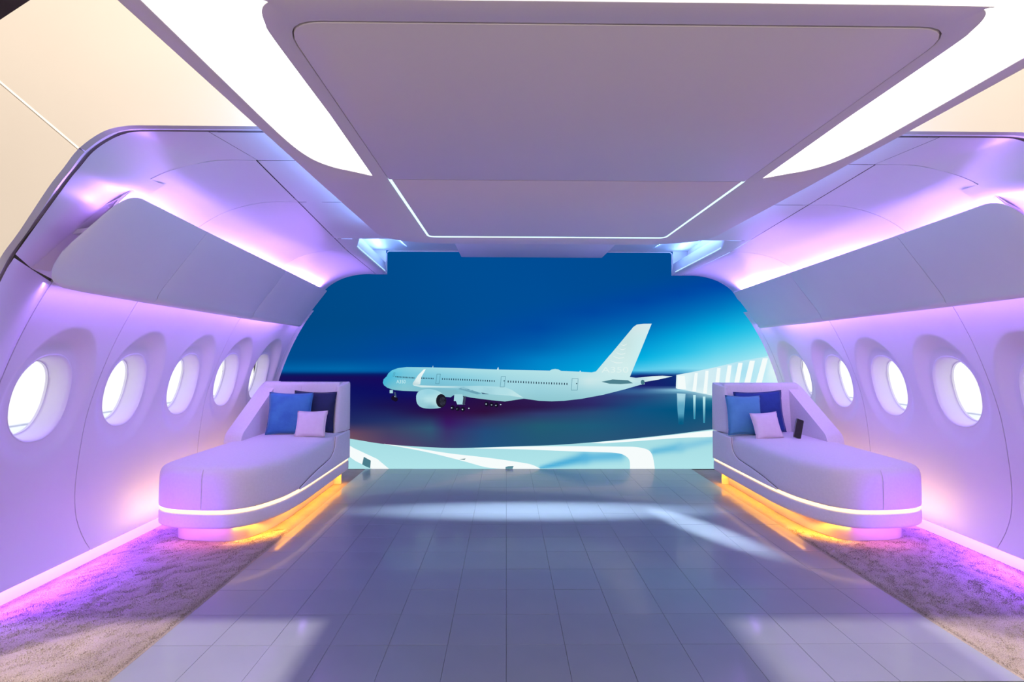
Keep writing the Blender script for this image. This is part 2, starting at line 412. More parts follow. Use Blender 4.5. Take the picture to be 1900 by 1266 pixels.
for s in (-1, 1):
    for yc in WY:
        wn += 1
        N = 56; ths = [2*pi*i/N for i in range(N)]
        def fx(z): return hww(WZ)+.045+.0*(z-WZ)
        def open_x(u, v): return hww(WZ+v)+dish(u, v)
        rows = []
        for k, (sc, dd) in enumerate(((1.02, .006), (1.0, -.002), (.985, -.003), (.955, .004), (.93, .022), (.90, .07), (.872, .115), (.86, .13), (.84, .132), (.84, .15))):
            row = []
            for th in ths:
                u, v = sell(OA*sc, OB*sc, th)
                row.append((CX+s*(open_x(*sell(OA, OB, th))+dd), yc+u, WZ+v))
            rows.append(row)
        v, f = loft(rows, True)
        o = mesh('window_%d' % wn, v, f, M_frame, smooth=60, kind='structure')
        ring = [(CX+s*(open_x(*sell(OA, OB, th))+.128), yc+sell(OA*.86, OB*.86, th)[0], WZ+sell(OA*.86, OB*.86, th)[1]) for th in ths]
        mesh('pane', ring, [tuple(range(N))], M_glass, o, recalc=False)
        x = CX+s*(hww(WZ)+.27)
        box('sky_panel', min(x, x+s*.02), max(x, x+s*.02), yc-.33, yc+.33, WZ-.42, WZ+.42, M_sky, o)

# ================================================================== UPPER LINING
ARCH = [(1.55, 2.42), (1.70, 2.42), (1.79, 2.42), (1.87, 2.416), (1.945, 2.39), (2.025, 2.335), (2.085, 2.262), (2.14, 2.19), (2.34, 1.90)]
FIRST = [(1.50, 2.42), (1.66, 2.42), (1.73, 2.413), (1.79, 2.40), (1.92, 2.366), (2.01, 2.326), (2.09, 2.275), (2.22, 2.20), (2.565, 1.892)]
ARCHLOW = [(2.345, 1.885), (2.41, 1.77), (2.52, 1.5), (2.60, 1.2), (2.64, .8), (2.63, .4), (2.58, .11), (2.57, 0)]
COVE = [(0, 0), (.16, 0), (.30, -.02), (.42, -.055), (.51, -.097), (.60, -.155), (.67, -.225), (.715, -.30), (.78, -.345), (.95, -.37)]
cove = catmull(COVE, 4)
gp = .0035
def lip_edges(rows, s, d=.02):
    return rows
for s in (-1, 1):
    # front fascia between the arch and the first cove joint
    a = catmull(ARCH, 5); b = catmull(FIRST, 5); rows = []
    for k in range(9):
        t = k/8; rows.append([(CX+s*(p[0]*(1-t)+q[0]*t), 2.115+(2.43-gp-2.115)*t, p[1]*(1-t)+q[1]*t+.0*sin(pi*t)) for p, q in zip(a, b)])
    rows.append([(x, y, z+.02) for x, y, z in rows[-1]])
    v, f = loft(rows); mesh('fascia_panel', v, f, M_shell, ceil, smooth=60)
    # lower front panel of the window wall
    al = catmull(ARCHLOW, 5); rows = []
    for k in range(9):
        t = k/8; tt = t
        rows.append([(CX+s*(p[0]*(1-tt)+(hww(p[1]))*tt), 2.115+(2.877-2.115)*t, p[1]) for p in al])
    rows.append([(x+s*.02, y, z) for x, y, z in rows[-1]])
    v, f = loft(rows); mesh('front_panel', v, f, M_shell, WALL[s], smooth=60)
    # recess lining behind the near end of the bins
    A_ = [(2.09, 2.277), (2.14, 2.24), (2.22, 2.20), (2.39, 2.05), (2.565, 1.892)]; B_ = [(2.33, 2.24), (2.40, 2.2), (2.46, 2.15), (2.68, 2.02), (2.885, 1.89)]
    rows = [[(CX+s*(p[0]*(1-t)+q[0]*t), 2.427+.52*t, p[1]*(1-t)+q[1]*t) for p, q in zip(A_, B_)] for t in (0, .33, .66, 1)]
    v, f = loft(rows); mesh('recess_panel', v, f, M_shell, ceil, smooth=60)
    fr = [p for p in catmull(FIRST, 5) if p[0] > 2.0]
    rows = [[(CX+s*p[0], 2.4265+dy, p[1]) for p in fr] for dy in (0, .05, .10)]
    v, f = loft(rows); mesh('fascia_return', v, f, M_shell, ceil, smooth=60)
    # added dark strip over the seam, stops trough light leaking through
    rows = [[(CX+s*(hws(Y)+d), Y, zs(Y)+.021) for d in (-.03, .03)] for Y in (2.44, 3.2, 4.0, 4.6, 5.2, 5.8, 6.48)]
    v, f = loft(rows); mesh('seam_light_stop', v, f, M_dark, ceil)
    # cove panels
    ys = [2.43, 3.11, 4.61, 6.482]
    for y0, y1 in zip(ys, ys[1:]):
        rows = []; n = 10
        for k in range(n+1):
            Y = y0+gp+(y1-y0-2*gp)*k/n
            rows.append([(CX+s*(hws(Y)+p[0]+(gp if j == 0 else 0)), Y, zs(Y)+p[1]) for j, p in enumerate(cove)])
        rows = [[(x, y, z+.02) for x, y, z in rows[0]]]+rows+[[(x, y+.001, z+.03) for x, y, z in rows[-1]]]
        v, f = loft(rows); mesh('cove_panel', v, f, M_shell, ceil, smooth=60)
    # flat ceiling strips inboard of the seam
    for y0, y1 in ((2.115, 2.43), (2.43, 3.11), (3.11, 4.12)):
        rows = []
        for k in range(7):
            Y = y0+gp+(y1-y0-2*gp)*k/6
            o_ = hws(Y) if Y > 2.43 else 1.50+.05*(2.43-Y)/.315
            rows.append([(CX+s*(o_-gp), Y, zs(Y)+.02), (CX+s*(o_-gp), Y, zs(Y)), (CX+s*(o_-.12), Y, zs(Y)), (CX+s*.02, Y, zs(Y))])
        v, f = loft(rows); mesh('ceiling_panel', v, f, M_shell, ceil, smooth=30)
    # edge strip beside the raised trough
    def lip(Y): return 1.60+(1.835-1.60)*(Y-4.12)/(6.482-4.12)
    rows = []
    for k in range(13):
        Y = 4.12+gp+(6.482-4.12-gp)*k/12; z = zs(Y); L = lip(Y)
        if k < 2: L -= .10*(1-k/2)*1.0
        rows.append([(CX+s*(hws(Y)-gp), Y, z+.02), (CX+s*(hws(Y)-gp), Y, z), (CX+s*(L+.012), Y, z), (CX+s*L, Y, z+.006), (CX+s*(L-.004), Y, z+.02),
                     (CX+s*(L+.015), Y, z+.15), (CX+s*(L+.035), Y, z+.15), (CX+s*(L+.05), Y, z+.03)])
    v, f = loft(rows); mesh('trough_lip', v, f, M_shell, ceil, smooth=35)
    pth = [(CX+s*(lip(Y)-.006), Y, zs(Y)+.022) for Y in [4.5+1.75*i/8 for i in range(9)]]
    v, f = tube(pth, .005); mesh('led_line', v, f, M_ledblue, ceil)
    # trough sides and rear return
    rows = [[(CX+s*(lip(Y)+.20), Y, z) for z in (zs(Y)+.03, 2.60, 2.80)] for Y in (4.12, 5.3, 6.47)]
    v, f = loft(rows); mesh('trough_side', v, f, M_shell, ceil)
    v = [(CX+s*1.845, 6.47, 2.49), (CX+s*2.06, 6.47, 2.49), (CX+s*2.06, 6.47, 2.80), (CX+s*1.845, 6.47, 2.80)]
    mesh('trough_return', v, [(0, 1, 2, 3)], M_shell, ceil)
    pth = [(CX+s*1.838, 6.478, 2.49), (CX+s*1.838, 6.478, 2.76)]
    pth += [(CX+s*(1.838-.03*t), 6.478, 2.76+.03*(1-(1-t)**2)) for t in (.25, .6, 1)]+[(CX+s*.9, 6.478, 2.79)]
    v, f = tube(pth, .008); mesh('display_trim', v, f, M_shell, ceil, smooth=60)
box('trough_top', CX-2.06, CX+2.06, 4.10, 6.49, 2.80, 2.83, M_shell, ceil)
box('trough_end', CX-1.80, CX+1.80, 4.10, 4.12, 2.425, 2.80, M_shell, ceil)
mesh('drop_soffit', *prism2([(CX-.88, 3.95), (CX+.93, 3.95), (CX+.93, 6.46), (CX-.88, 6.46)], 2.712, 2.80), M_canopy, ceil, bevel=.006, smooth=40)

# ================================================================== FACADE
AO = [(.02, 2.394), (.8, 2.394), (1.55, 2.394), (1.70, 2.394), (1.81, 2.391), (1.90, 2.366), (1.99, 2.30), (2.05, 2.22), (2.107, 2.143), (2.215, 1.97), (2.30, 1.84), (2.43, 1.55), (2.50, 1.2),
      (2.54, .8), (2.53, .4), (2.48, 0)]
AG = [(.02, 2.418), (.8, 2.418), (1.55, 2.418), (1.70, 2.418), (1.87, 2.414), (1.945, 2.388), (2.025, 2.333), (2.085, 2.26), (2.14, 2.188), (2.25, 2.03), (2.34, 1.90), (2.52, 1.5), (2.60, 1.2),
      (2.64, .8), (2.63, .4), (2.58, 0)]
wf = empty('wall_front', (CX, 2.0, 0), kind='structure')
for s in (-1, 1):
    ao = catmull(AO, 4); ag = catmull(AG, 4)
    ks = 4*6                                 # the joint starts at (1.99, 2.30)
    J = [(1.99, 2.30), (2.30, 2.56), (2.46, 2.695)]
    up = [p for p in ao[:ks+1]]+J[1:]+[(2.315, 2.81), (2.2, 2.89), (1.6, 3.35), (.02, 3.35)]
    lo = ao[ks:]+[(3.9, 0), (3.9, .8), (3.6, 1.6), (2.9, 2.38)]+J[:0:-1]
    for poly in (up, lo):
        # shrink away from the joint
        dd = -1 if poly is up else 1
        pl = []
        for p in poly:
            q = p
            for j in J:
                if abs(p[0]-j[0])+abs(p[1]-j[1]) < 1e-6: q = (p[0]+dd*.0016, p[1]-dd*.0020)
            pl.append((s*q[0]+CX, q[1]))
        v, f = prism2(pl, 0, .03)
        v = [(x, 2.0+z, y) for x, y, z in v]
        mesh('facade_panel', v, f, M_facade, wf)
    # soft rolled rim from the facade back to the groove
    rows = []
    for t, dy, lift in ((0, 0, 0), (.12, .004, .0), (.35, .022, 0), (.6, .05, 0), (1, .096, 0)):
        rows.append([(CX+s*(p[0]*(1-t)+q[0]*t), 2.0+dy, p[1]*(1-t)+q[1]*t) for p, q in zip(ao, ag)])
    v, f = loft(rows); mesh('arch_rim', v, f, M_shell, wf, smooth=60)
    rows = [[(CX+s*(q[0]+(.0 if i else .0)), 2.0+dy, q[1]+dz) for i, q in enumerate(ag)] for dy, dz in ((.096, .0), (.100, .016), (.114, .016))]
    rows = [[(CX+s*(q[0]+o_*.7), 2.0+dy, q[1]+o_*.7) for q in ag] for dy, o_ in ((.096, .0), (.098, .009), (.113, .009), (.1148, .003))]
    v, f = loft(rows); mesh('groove', v, f, M_groove, wf)
    # pale cream filler in the facade joint, lighter than the panels
    v = [(CX+s*(p[0]+o_), 1.9988, p[1]-o_) for p in J for o_ in (-.0028, .0028)]
    mesh('joint_filler', v, [(0, 1, 3, 2), (2, 3, 5, 4)], M_fill, wf)

# ================================================================== DISPLAY
Rm = Euler((pi/2+.02134, -.003, -.0107)).to_matrix(); DY = 6.5
def P(px, py, lay=0):
    """position on the flat display of a picture point"""
    d = Rm @ Vector(((px-950)/937, -(py-633)/937, -1)); t = (DY-lay*.0006)/d.y
    return Vector((0, 0, 1.5))+d*t
def colored(name, vs, fs, cols, parent=None, **k):
    me = bpy.data.meshes.new(name); me.from_pydata([tuple(v) for v in vs], [], fs)
    at = me.color_attributes.new('picture', 'FLOAT_COLOR', 'POINT')
    arr = np.ones((len(vs), 4), dtype=np.float32); arr[:, :3] = np.array([lin(c) for c in cols]); at.data.foreach_set('color', arr.ravel())
    return link(name, me, M_pic, parent, **k)
def lerpc(a, b, t): return tuple(x+(y-x)*t for x, y in zip(a, b))
def stops(st, y):
    if y <= st[0][0]: return st[0][1]
    for (a, ca), (b, cb) in zip(st, st[1:]):
        if y <= b: return lerpc(ca, cb, (y-a)/(b-a))
    return st[-1][1]
COLS = [
 (500, [(440, (0, 72, 135)), (600, (0, 72, 132)), (665, (0, 76, 142)), (684, (0, 98, 168)), (689, (0, 90, 160)), (695, (8, 30, 100)), (700, (24, 16, 92)), (745, (16, 20, 92)), (790, (45, 45, 100)), (815, (130, 92, 98))]),
 (640, [(440, (0, 76, 140)), (600, (0, 74, 136)), (665, (0, 76, 150)), (684, (0, 104, 172)), (689, (0, 96, 164)), (695, (6, 30, 104)), (700, (24, 14, 90)), (720, (12, 16, 96)), (750, (18, 26, 100)), (785, (34, 44, 100)), (803, (110, 72, 96)), (816, (120, 84, 96)), (870, (120, 84, 96))]),
 (720, [(440, (0, 76, 142)), (600, (0, 74, 140)), (660, (0, 74, 156)), (684, (0, 94, 170)), (689, (0, 90, 165)), (695, (6, 26, 104)), (702, (22, 10, 92)), (730, (14, 14, 96)), (752, (26, 20, 84)), (780, (34, 50, 104)), (800, (66, 66, 104)), (830, (90, 62, 104))]),
 (800, [(440, (0, 78, 146)), (600, (0, 76, 144)), (650, (0, 72, 158)), (684, (0, 88, 168)), (692, (0, 60, 140)), (740, (26, 12, 90)), (765, (40, 16, 72)), (782, (44, 60, 104)), (795, (48, 88, 118)), (830, (62, 66, 108))]),
 (830, [(440, (0, 78, 148)), (600, (0, 76, 146)), (650, (0, 74, 158)), (684, (0, 92, 172)), (692, (0, 60, 140)), (740, (30, 12, 80)), (765, (48, 14, 74)), (785, (58, 24, 100)), (800, (58, 50, 108)), (832, (58, 68, 112))]),
 (900, [(440, (0, 78, 148)), (580, (0, 78, 150)), (630, (0, 76, 160)), (665, (0, 92, 174)), (688, (0, 108, 184)), (740, (40, 16, 70)), (765, (48, 16, 62)), (780, (50, 56, 104)), (800, (36, 76, 124)), (832, (34, 84, 128))]),
 (1000, [(440, (0, 76, 148)), (560, (0, 78, 152)), (610, (0, 74, 162)), (645, (0, 98, 176)), (670, (0, 132, 202)), (692, (0, 140, 205)), (740, (46, 28, 84)), (757, (44, 24, 76)), (768, (48, 60, 110)), (790, (34, 92, 116)), (830, (36, 86, 120))]),
 (1100, [(440, (0, 76, 146)), (540, (0, 76, 150)), (580, (0, 72, 162)), (620, (0, 104, 178)), (660, (0, 146, 210)), (692, (0, 168, 222)), (735, (50, 46, 112)), (752, (44, 42, 104)), (765, (40, 74, 118)), (790, (30, 92, 124)), (825, (42, 86, 120))]),
 (1190, [(440, (0, 76, 144)), (520, (0, 76, 148)), (560, (0, 70, 162)), (600, (0, 104, 182)), (640, (0, 150, 212)), (665, (0, 176, 226)), (688, (96, 204, 236)), (693, (30, 110, 180)), (698, (16, 24, 100)), (716, (30, 30, 110)), (726, (60, 110, 160)), (735, (40, 70, 124)), (760, (14, 84, 130)), (822, (44, 82, 118))]),
 (1260, [(440, (0, 76, 144)), (505, (0, 74, 146)), (545, (0, 70, 164)), (585, (0, 110, 186)), (625, (0, 164, 218)), (655, (30, 190, 232)), (684, (120, 216, 240)), (692, (70, 160, 205)), (697, (16, 50, 120)), (718, (10, 40, 110)), (724, (150, 210, 230)), (732, (50, 110, 150)), (760, (0, 84, 128)), (800, (30, 84, 122)), (815, (50, 82, 118))]),
 (1330, [(440, (0, 76, 146)), (495, (0, 72, 150)), (530, (0, 70, 166)), (570, (0, 116, 190)), (610, (0, 176, 224)), (645, (70, 204, 236)), (680, (150, 226, 242)), (700, (190, 235, 244)), (734, (200, 235, 242)), (742, (40, 120, 150)), (760, (6, 84, 124)), (800, (50, 86, 122))]),
 (1440, [(440, (0, 74, 150)), (500, (0, 66, 160)), (535, (0, 96, 182)), (570, (0, 168, 218)), (610, (60, 204, 236)), (650, (150, 228, 242)), (690, (225, 245, 248)), (740, (225, 245, 248)), (760, (60, 120, 150)), (870, (60, 120, 150))]),
 (1480, [(440, (0, 74, 150)), (500, (0, 66, 160)), (535, (0, 110, 190)), (570, (0, 180, 224)), (650, (170, 232, 242)), (870, (170, 225, 235))])]
def bgcol(x, y, COLS=COLS):
    if x <= COLS[0][0]: return stops(COLS[0][1], y)
    for (a, sa), (b, sb) in zip(COLS, COLS[1:]):
        if x <= b:
            t = (x-a)/(b-a); return lerpc(stops(sa, y), stops(sb, y), t)
    return stops(COLS[-1][1], y)
xs = list(np.arange(492, 1480, 6.0)); ysn = list(np.concatenate([np.arange(452, 684, 6.0), np.arange(684, 700, 2.0), np.arange(700, 870, 4.0), [870.5]]))
pts = [P(x, y) for y in ysn for x in xs]
cols = [bgcol(x, y) for y in ysn for x in xs]
disp = colored('display_screen', pts, grid_faces(len(ysn), len(xs)), cols, label='wall-wide glowing display showing a white jet airliner under a deep blue sky', cat='screen')
box('screen_casing', CX-3.40, CX+3.40, 6.505, 6.56, .0, 2.90, M_dark, disp)
def inpoly(p, pl):
    c = False
    for i in range(len(pl)):
        a, b = pl[i], pl[i-1]
        if (a[1] > p[1]) != (b[1] > p[1]) and p[0] < (b[0]-a[0])*(p[1]-a[1])/(b[1]-a[1])+a[0]: c = not c
    return c
def shapes(name, items, lay, parent=None):
    """items: (polygon, colour or function(x, y), step)"""
    V = []; F_ = []; C = []
    for it in items:
        poly, colr = it[0], it[1]; step = it[2] if len(it) > 2 else 0; base = len(V)
        pts = [Vector(p) for p in poly]; n = len(pts)
        if step:
            x0, x1 = min(p[0] for p in poly), max(p[0] for p in poly); y0, y1 = min(p[1] for p in poly), max(p[1] for p in poly)
            for a in np.arange(x0+step/2, x1, step):
                for b in np.arange(y0+step/2, y1, step):
                    if inpoly((a, b), poly) and min((Vector((a, b))-q).length for q in pts[:n]) > step*.3: pts.append(Vector((a, b)))
        r = delaunay_2d_cdt(pts, [(i, (i+1) % n) for i in range(n)], [], 0, 1e-6)
        for v in r[0]: V.append(P(v[0], v[1], lay)); C.append(colr(v[0], v[1]) if callable(colr) else colr)
        for t in r[2]:
            c = (sum(r[0][i][0] for i in t)/3, sum(r[0][i][1] for i in t)/3)
            if inpoly(c, poly): F_.append(tuple(base+i for i in t))
    return colored(name, V, F_, C, parent or disp)
def idw(ctrl):
    def f(x, y):
        W = 0; A = [0, 0, 0]
        for cx_, cy_, c in ctrl:
            q = 1/(((x-cx_)**2+2*(y-cy_)**2)+25)**1.5; W += q
            for i in range(3): A[i] += q*c[i]
        return tuple(a/W for a in A)
    return f
# curved bright apron at the foot of the picture
top = catmull([(500, 800), (600, 808), (653, 815), (706, 823.5), (760, 828), (830, 831.5), (880, 831), (960, 828.5), (1030, 826), (1100, 821), (1180, 813.5), (1250, 806), (1322, 797), (1400, 790), (1478, 782)], 5)
apron = top+[(1478, 870.5), (500, 870.5)]
def segd(x, y, x0, y0, x1, y1):
    t = max(0, min(1, ((x-x0)*(x1-x0)+(y-y0)*(y1-y0))/((x1-x0)**2+(y1-y0)**2))); return math.hypot(x-x0-t*(x1-x0), (y-y0-t*(y1-y0))), t
def aq(x, y):
    c = lerpc((168, 222, 229), (176, 228, 234), max(0, min(1, (y-825)/40)))
    for (x0, y0, x1, y1, w0, w1, col) in ((1004, 869, 1085, 850, 4, 10, (66, 168, 216)), (1085, 850, 1150, 845, 9, 10, (92, 182, 222)), (1212, 838, 1262, 830, 6, 8, (96, 184, 220)), (1262, 830, 1320, 818, 8, 6, (130, 200, 225))):
        d, t = segd(x, y, x0, y0, x1, y1); q = math.exp(-(d/(w0+(w1-w0)*t))**2); c = lerpc(c, col, q*.9)
    return c
shapes('apron_picture', [(apron, aq, 5)], 1)
W1 = (250, 253, 252)
def wf_(x, y): return (246, 252, 252)
streak_a = catmull([(712, 823.8), (760, 830), (830, 841), (900, 849), (950, 856), (985, 862), (1003, 870.4)], 4)+catmull([(930, 870.4), (900, 867), (860, 856), (800, 841), (750, 831), (712, 824)], 4)
streak_b = catmull([(880, 832), (940, 829.6), (1000, 828.4), (1080, 828.3), (1150, 829), (1180, 829.8), (1200, 834), (1209, 842), (1213, 856), (1215, 870.4)], 4)+catmull([(1169, 870.4), (1168, 855), (1160, 846), (1143, 840.8), (1100, 839), (1040, 837), (980, 834.5), (920, 833), (880, 832.4)], 4)
streak_c = catmull([(1095, 822), (1180, 814.5), (1250, 807), (1322, 799), (1400, 792)], 4)+catmull([(1400, 805), (1322, 811), (1260, 813), (1180, 819), (1120, 823)], 4)
streak_d = [(640, 822), (657, 832), (700, 852), (722, 870.4), (690, 870.4), (660, 856), (640, 842)]
for q in (streak_a, streak_b, streak_c, streak_d): shapes('light_streak', [(q, wf_, 0)], 2)
for q in [([(675, 848), (688, 855), (687, 869), (679, 866), (672, 862)], (75, 125, 140)), ([(938, 867), (943, 865.5), (953, 865), (951, 871 if 0 else 870.3), (938, 870.3)], (90, 140, 155)),
                         ([(852, 852.5), (864, 851), (862, 854)], (110, 145, 150))]: shapes('apron_marker', [q], 3)
# lit hangar at the right
hang = [(1255, 696), (1283, 691), (1324, 682.5), (1371, 671), (1421, 662), (1478, 650), (1478, 760), (1400, 742), (1321, 734), (1254, 721)]
hg = idw([(1265, 705, (226, 246, 248)), (1295, 712, (205, 232, 240)), (1320, 700, (210, 236, 244)), (1350, 700, (200, 236, 246)), (1380, 690, (170, 225, 242)), (1410, 690, (185, 232, 244)), (1300, 730, (220, 242, 246)), (1440, 690, (225, 245, 248))])
st = []
for (a, b, wd) in ((1264, 1265, 8), (1292, 1288, 3.5), (1312, 1308, 3.5), (1334, 1328, 4), (1354, 1346, 4.5), (1374, 1362, 5), (1396, 1380, 6), (1420, 1400, 6)):
    yt = np.interp(a, [1255, 1283, 1324, 1371, 1421], [696, 691, 682.5, 671, 662])+3
    yb = np.interp(b, [1254, 1321, 1400], [721, 734, 742])-1
    st.append(([(a-wd*.8, yt), (a+wd*.8, yt), (b+wd, yb), (b-wd, yb)], (244, 252, 251)))
ref = [([(1256, 730), (1272, 731), (1270, 760), (1268, 788), (1259, 788), (1257, 760)], idw([(1264, 731, (170, 215, 230)), (1264, 788, (6, 90, 130)), (1264, 760, (90, 165, 195))]), 5),
       ([(1286, 733), (1291, 733), (1290, 778), (1287, 778)], idw([(1289, 734, (190, 235, 240)), (1289, 778, (60, 150, 180))]), 5),
       ([(1304, 736), (1309, 736), (1308, 785), (1305, 785)], idw([(1306, 736, (190, 235, 240)), (1306, 785, (60, 150, 180))]), 5)]
shapes('hangar_picture', [(hang, hg, 9)], 1); [shapes('hangar_light', [q], 2) for q in st+ref]
# the airliner
fus = [(710.3, 710.5), (711.8, 704), (717.4, 698.7), (720.5, 693), (726.8, 687.6), (737.9, 683.4), (755, 681.3), (790, 681.8), (857.9, 683.4), (924, 686), (1000, 687.6), (1020, 688), (1024, 685.8), (1030, 684.8),
       (1036, 685.8), (1041, 688.4), (1070, 689.8), (1098, 691.3), (1105.8, 689.5), (1132, 658.5), (1134, 656.5), (1175.3, 606.8), (1181.6, 602.6), (1194, 601), (1209.2, 600.8), (1190, 648), (1168.6, 700), (1181.6, 701.6), (1188, 704.5), (1196, 706),
       (1196, 713.4), (1188, 714.3), (1158, 723), (1118.4, 733), (1079, 740.3), (1047, 744), (1023.7, 745), (1000, 744), (972, 740), (936.8, 745.3), (913, 743), (873.7, 738), (864, 735.8), (840, 733), (800, 728), (771, 726.3), (747.4, 725.5),
       (731.6, 724), (719, 720), (712.6, 715.3)]
FC = [(710, [(690, (80, 190, 222)), (710, (64, 178, 216)), (720, (84, 176, 205))]),
 (722, [(686, (100, 200, 225)), (696, (72, 184, 218)), (708, (88, 186, 214)), (722, (120, 192, 208))]),
 (750, [(682, (130, 208, 226)), (696, (112, 196, 220)), (712, (128, 200, 215)), (725, (140, 200, 210))]),
 (800, [(683, (156, 216, 228)), (698, (124, 200, 222)), (712, (120, 192, 214)), (726, (126, 184, 200))]),
 (870, [(685, (170, 222, 230)), (700, (142, 208, 224)), (716, (124, 194, 214)), (736, (140, 196, 206))]),
 (940, [(687, (174, 224, 230)), (704, (160, 214, 226)), (722, (160, 214, 226)), (744, (150, 202, 208))]),
 (1000, [(688, (180, 226, 231)), (706, (168, 218, 228)), (726, (152, 208, 220)), (744, (142, 198, 208))]),
 (1060, [(640, (190, 228, 232)), (692, (184, 226, 231)), (712, (172, 219, 228)), (732, (152, 206, 216)), (744, (144, 200, 210))]),
 (1092, [(640, (194, 230, 234)), (692, (188, 228, 232)), (708, (206, 232, 234)), (722, (172, 218, 226)), (738, (150, 204, 214))]),
 (1130, [(650, (204, 232, 234)), (690, (206, 234, 236)), (706, (196, 232, 235)), (720, (180, 222, 230)), (734, (158, 210, 220))]),
 (1165, [(602, (202, 228, 230)), (640, (200, 228, 228)), (680, (210, 238, 237)), (706, (200, 234, 236)), (722, (180, 224, 232))]),
 (1185, [(602, (216, 230, 232)), (625, (204, 234, 236)), (660, (204, 238, 240)), (706, (200, 232, 236)), (714, (176, 220, 230))]),
 (1210, [(602, (214, 236, 240)), (640, (208, 240, 242)), (714, (200, 236, 238))])]
def fc(x, y): return bgcol(x, y, FC)
stab = [(1168, 702), (1180, 701.4), (1210, 698.4), (1229, 697.6), (1248, 698.7), (1221, 704.7), (1196, 709), (1180, 706)]
shapes('airliner_picture', [(fus, fc, 6)], 4)
wing = [(778, 715.2), (810.5, 716.2), (835, 716.5), (890, 716), (936.8, 718.5), (950, 724), (971.6, 738.4), (944.7, 734.4), (908.4, 732), (873.7, 724.6), (850, 721), (815, 719.6), (782, 719.2), (768, 716), (766, 713.8)]
wg = idw([(790, 717, (205, 232, 235)), (830, 718, (190, 226, 232)), (850, 717, (150, 205, 220)), (890, 722, (170, 218, 228)), (930, 728, (175, 222, 230)), (960, 735, (190, 228, 232)), (900, 729, (160, 210, 222))])
winglet = [(790, 685.3), (786, 686), (775.8, 696.3), (766.3, 710.5), (765.5, 713.7), (770, 715), (779.5, 714), (782, 699.5), (788.4, 688.4)]
eng = catmull([(772.2, 738), (773.5, 731), (778, 726), (785.3, 723), (798, 722.2), (812, 725.5), (822, 732), (828, 742), (825.5, 751.6), (816.8, 757), (798, 758.7), (782, 756.3), (774, 749)], 3, True)
eg = idw([(780, 732, (160, 215, 228)), (795, 727, (150, 210, 225)), (795, 742, (185, 228, 234)), (785, 750, (150, 205, 215)), (810, 745, (190, 228, 232)), (800, 756, (130, 185, 200))])
shapes('tailplane_picture', [(stab, idw([(1180, 704, (190, 226, 232)), (1225, 700, (226, 244, 244)), (1245, 699, (210, 240, 244))]), 6)], 5)
shapes('tailplane_picture', [([(1116, 708.7), (1136.6, 704.3), (1165, 705.8), (1174.5, 711.4), (1151.6, 713), (1131, 712.3)], (78, 128, 142))], 5)
shapes('wing_picture', [(wing, wg, 5), (winglet, idw([(788, 687, (240, 250, 250)), (775, 705, (226, 242, 242)), (768, 713, (190, 215, 220))]), 5),
                        ([(843, 732), (858, 732), (862.6, 750.8), (848.4, 750.8), (846, 744.5), (842, 744.5)], (165, 214, 224)), 
                        ([(860, 718), (873.7, 724), (868, 727), (850, 722)], (110, 165, 185)), ([(876, 724), (894, 731), (885, 732), (868, 727)], (105, 160, 180)), ([(893, 728), (908, 731.8), (895, 731.5)], (60, 90, 120)),
                        ([(815, 729), (845, 723), (850, 728), (836, 737.5), (822, 736)], (130, 188, 202))], 5)
def ell(cx_, cy_, a, b, n=18): return [(cx_+a*cos(2*pi*i/n), cy_+b*sin(2*pi*i/n)) for i in range(n)]
shapes('engine_picture', [(eng, eg, 5)], 6)
dark = [(ell(818.6, 744, 9.6, 12.6), (28, 26, 40)), (ell(821, 745, 5.5, 8.5), (52, 54, 70)), (ell(1192.5, 709.5, 3.6, 4.6), (70, 120, 135))]
for x, y in ((840, 757), (849, 758.5), (859, 759.5), (730, 739), (734, 741), (903, 750), (912, 751), (921, 752)):
    dark.append((ell(x, y, 4.2, 4.6, 12), (22, 16, 40)))
for x, y in ((838, 757), (848, 759), (858, 760), (870, 758), (902, 750), (912, 751.5), (920, 752.5), (929, 751), (733, 736)):
    dark.append((ell(x, y, 1.4, 1.1, 8), (190, 215, 225)))
dark += [([(860, 735), (865, 737), (862, 752), (858, 750)], (60, 66, 90)), ([(731, 728), (734, 728), (736, 738), (733, 738)], (60, 80, 110))]
dark.append(([(723, 724), (729, 724), (729, 729.8), (723, 729.8)], (170, 215, 225)))
shapes('landing_gear_picture', dark, 7)['kind'] = 'stuff'
win = []
def wrow(x0, y0, x1, y1, n, a=.75, b=1.5):
    for i in range(n):
        t = i/(n-1); x = x0+(x1-x0)*t; y = y0+(y1-y0)*t
        win.append(([(x-a, y-b), (x+a, y-b), (x+a, y+b), (x-a, y+b)], (14, 40, 66)))
wrow(734.5, 699.2, 768, 701.6, 13, .65, 1.3); wrow(782.5, 702, 803.5, 702.8, 8, .7, 1.4); wrow(821, 703.3, 917, 707.3, 24, .75, 1.6); wrow(943, 708.3, 1052, 712.8, 24, .85, 1.9)
def doorf(x0, y0, x1, y1, sk, t=.7):
    c = (70, 130, 150); q = []
    for (a, b, cc, d) in ((x0, y0, x1, y0+t), (x0, y1-t, x1, y1), (x0, y0, x0+t, y1), (x1-t, y0, x1, y1)):
        k = lambda y: sk*(y1-y)/(y1-y0)
        q.append(([(a+k(b), b), (cc+k(b), b), (cc+k(d), d), (a+k(d), d)], c))
    return q
win += doorf(808, 694, 815, 712.5, 2.6)+doorf(927.5, 698.5, 936, 718.5, 2.4)+doorf(1059.5, 702.5, 1071.5, 724.5, 1.6)+doorf(729, 691.5, 732, 699, 1.5, .5)
win += [([(934.5, 706), (936.5, 706), (936.5, 708), (934.5, 708)], (20, 60, 80)), ([(1069, 711), (1071, 711), (1071, 713), (1069, 713)], (20, 60, 80))]
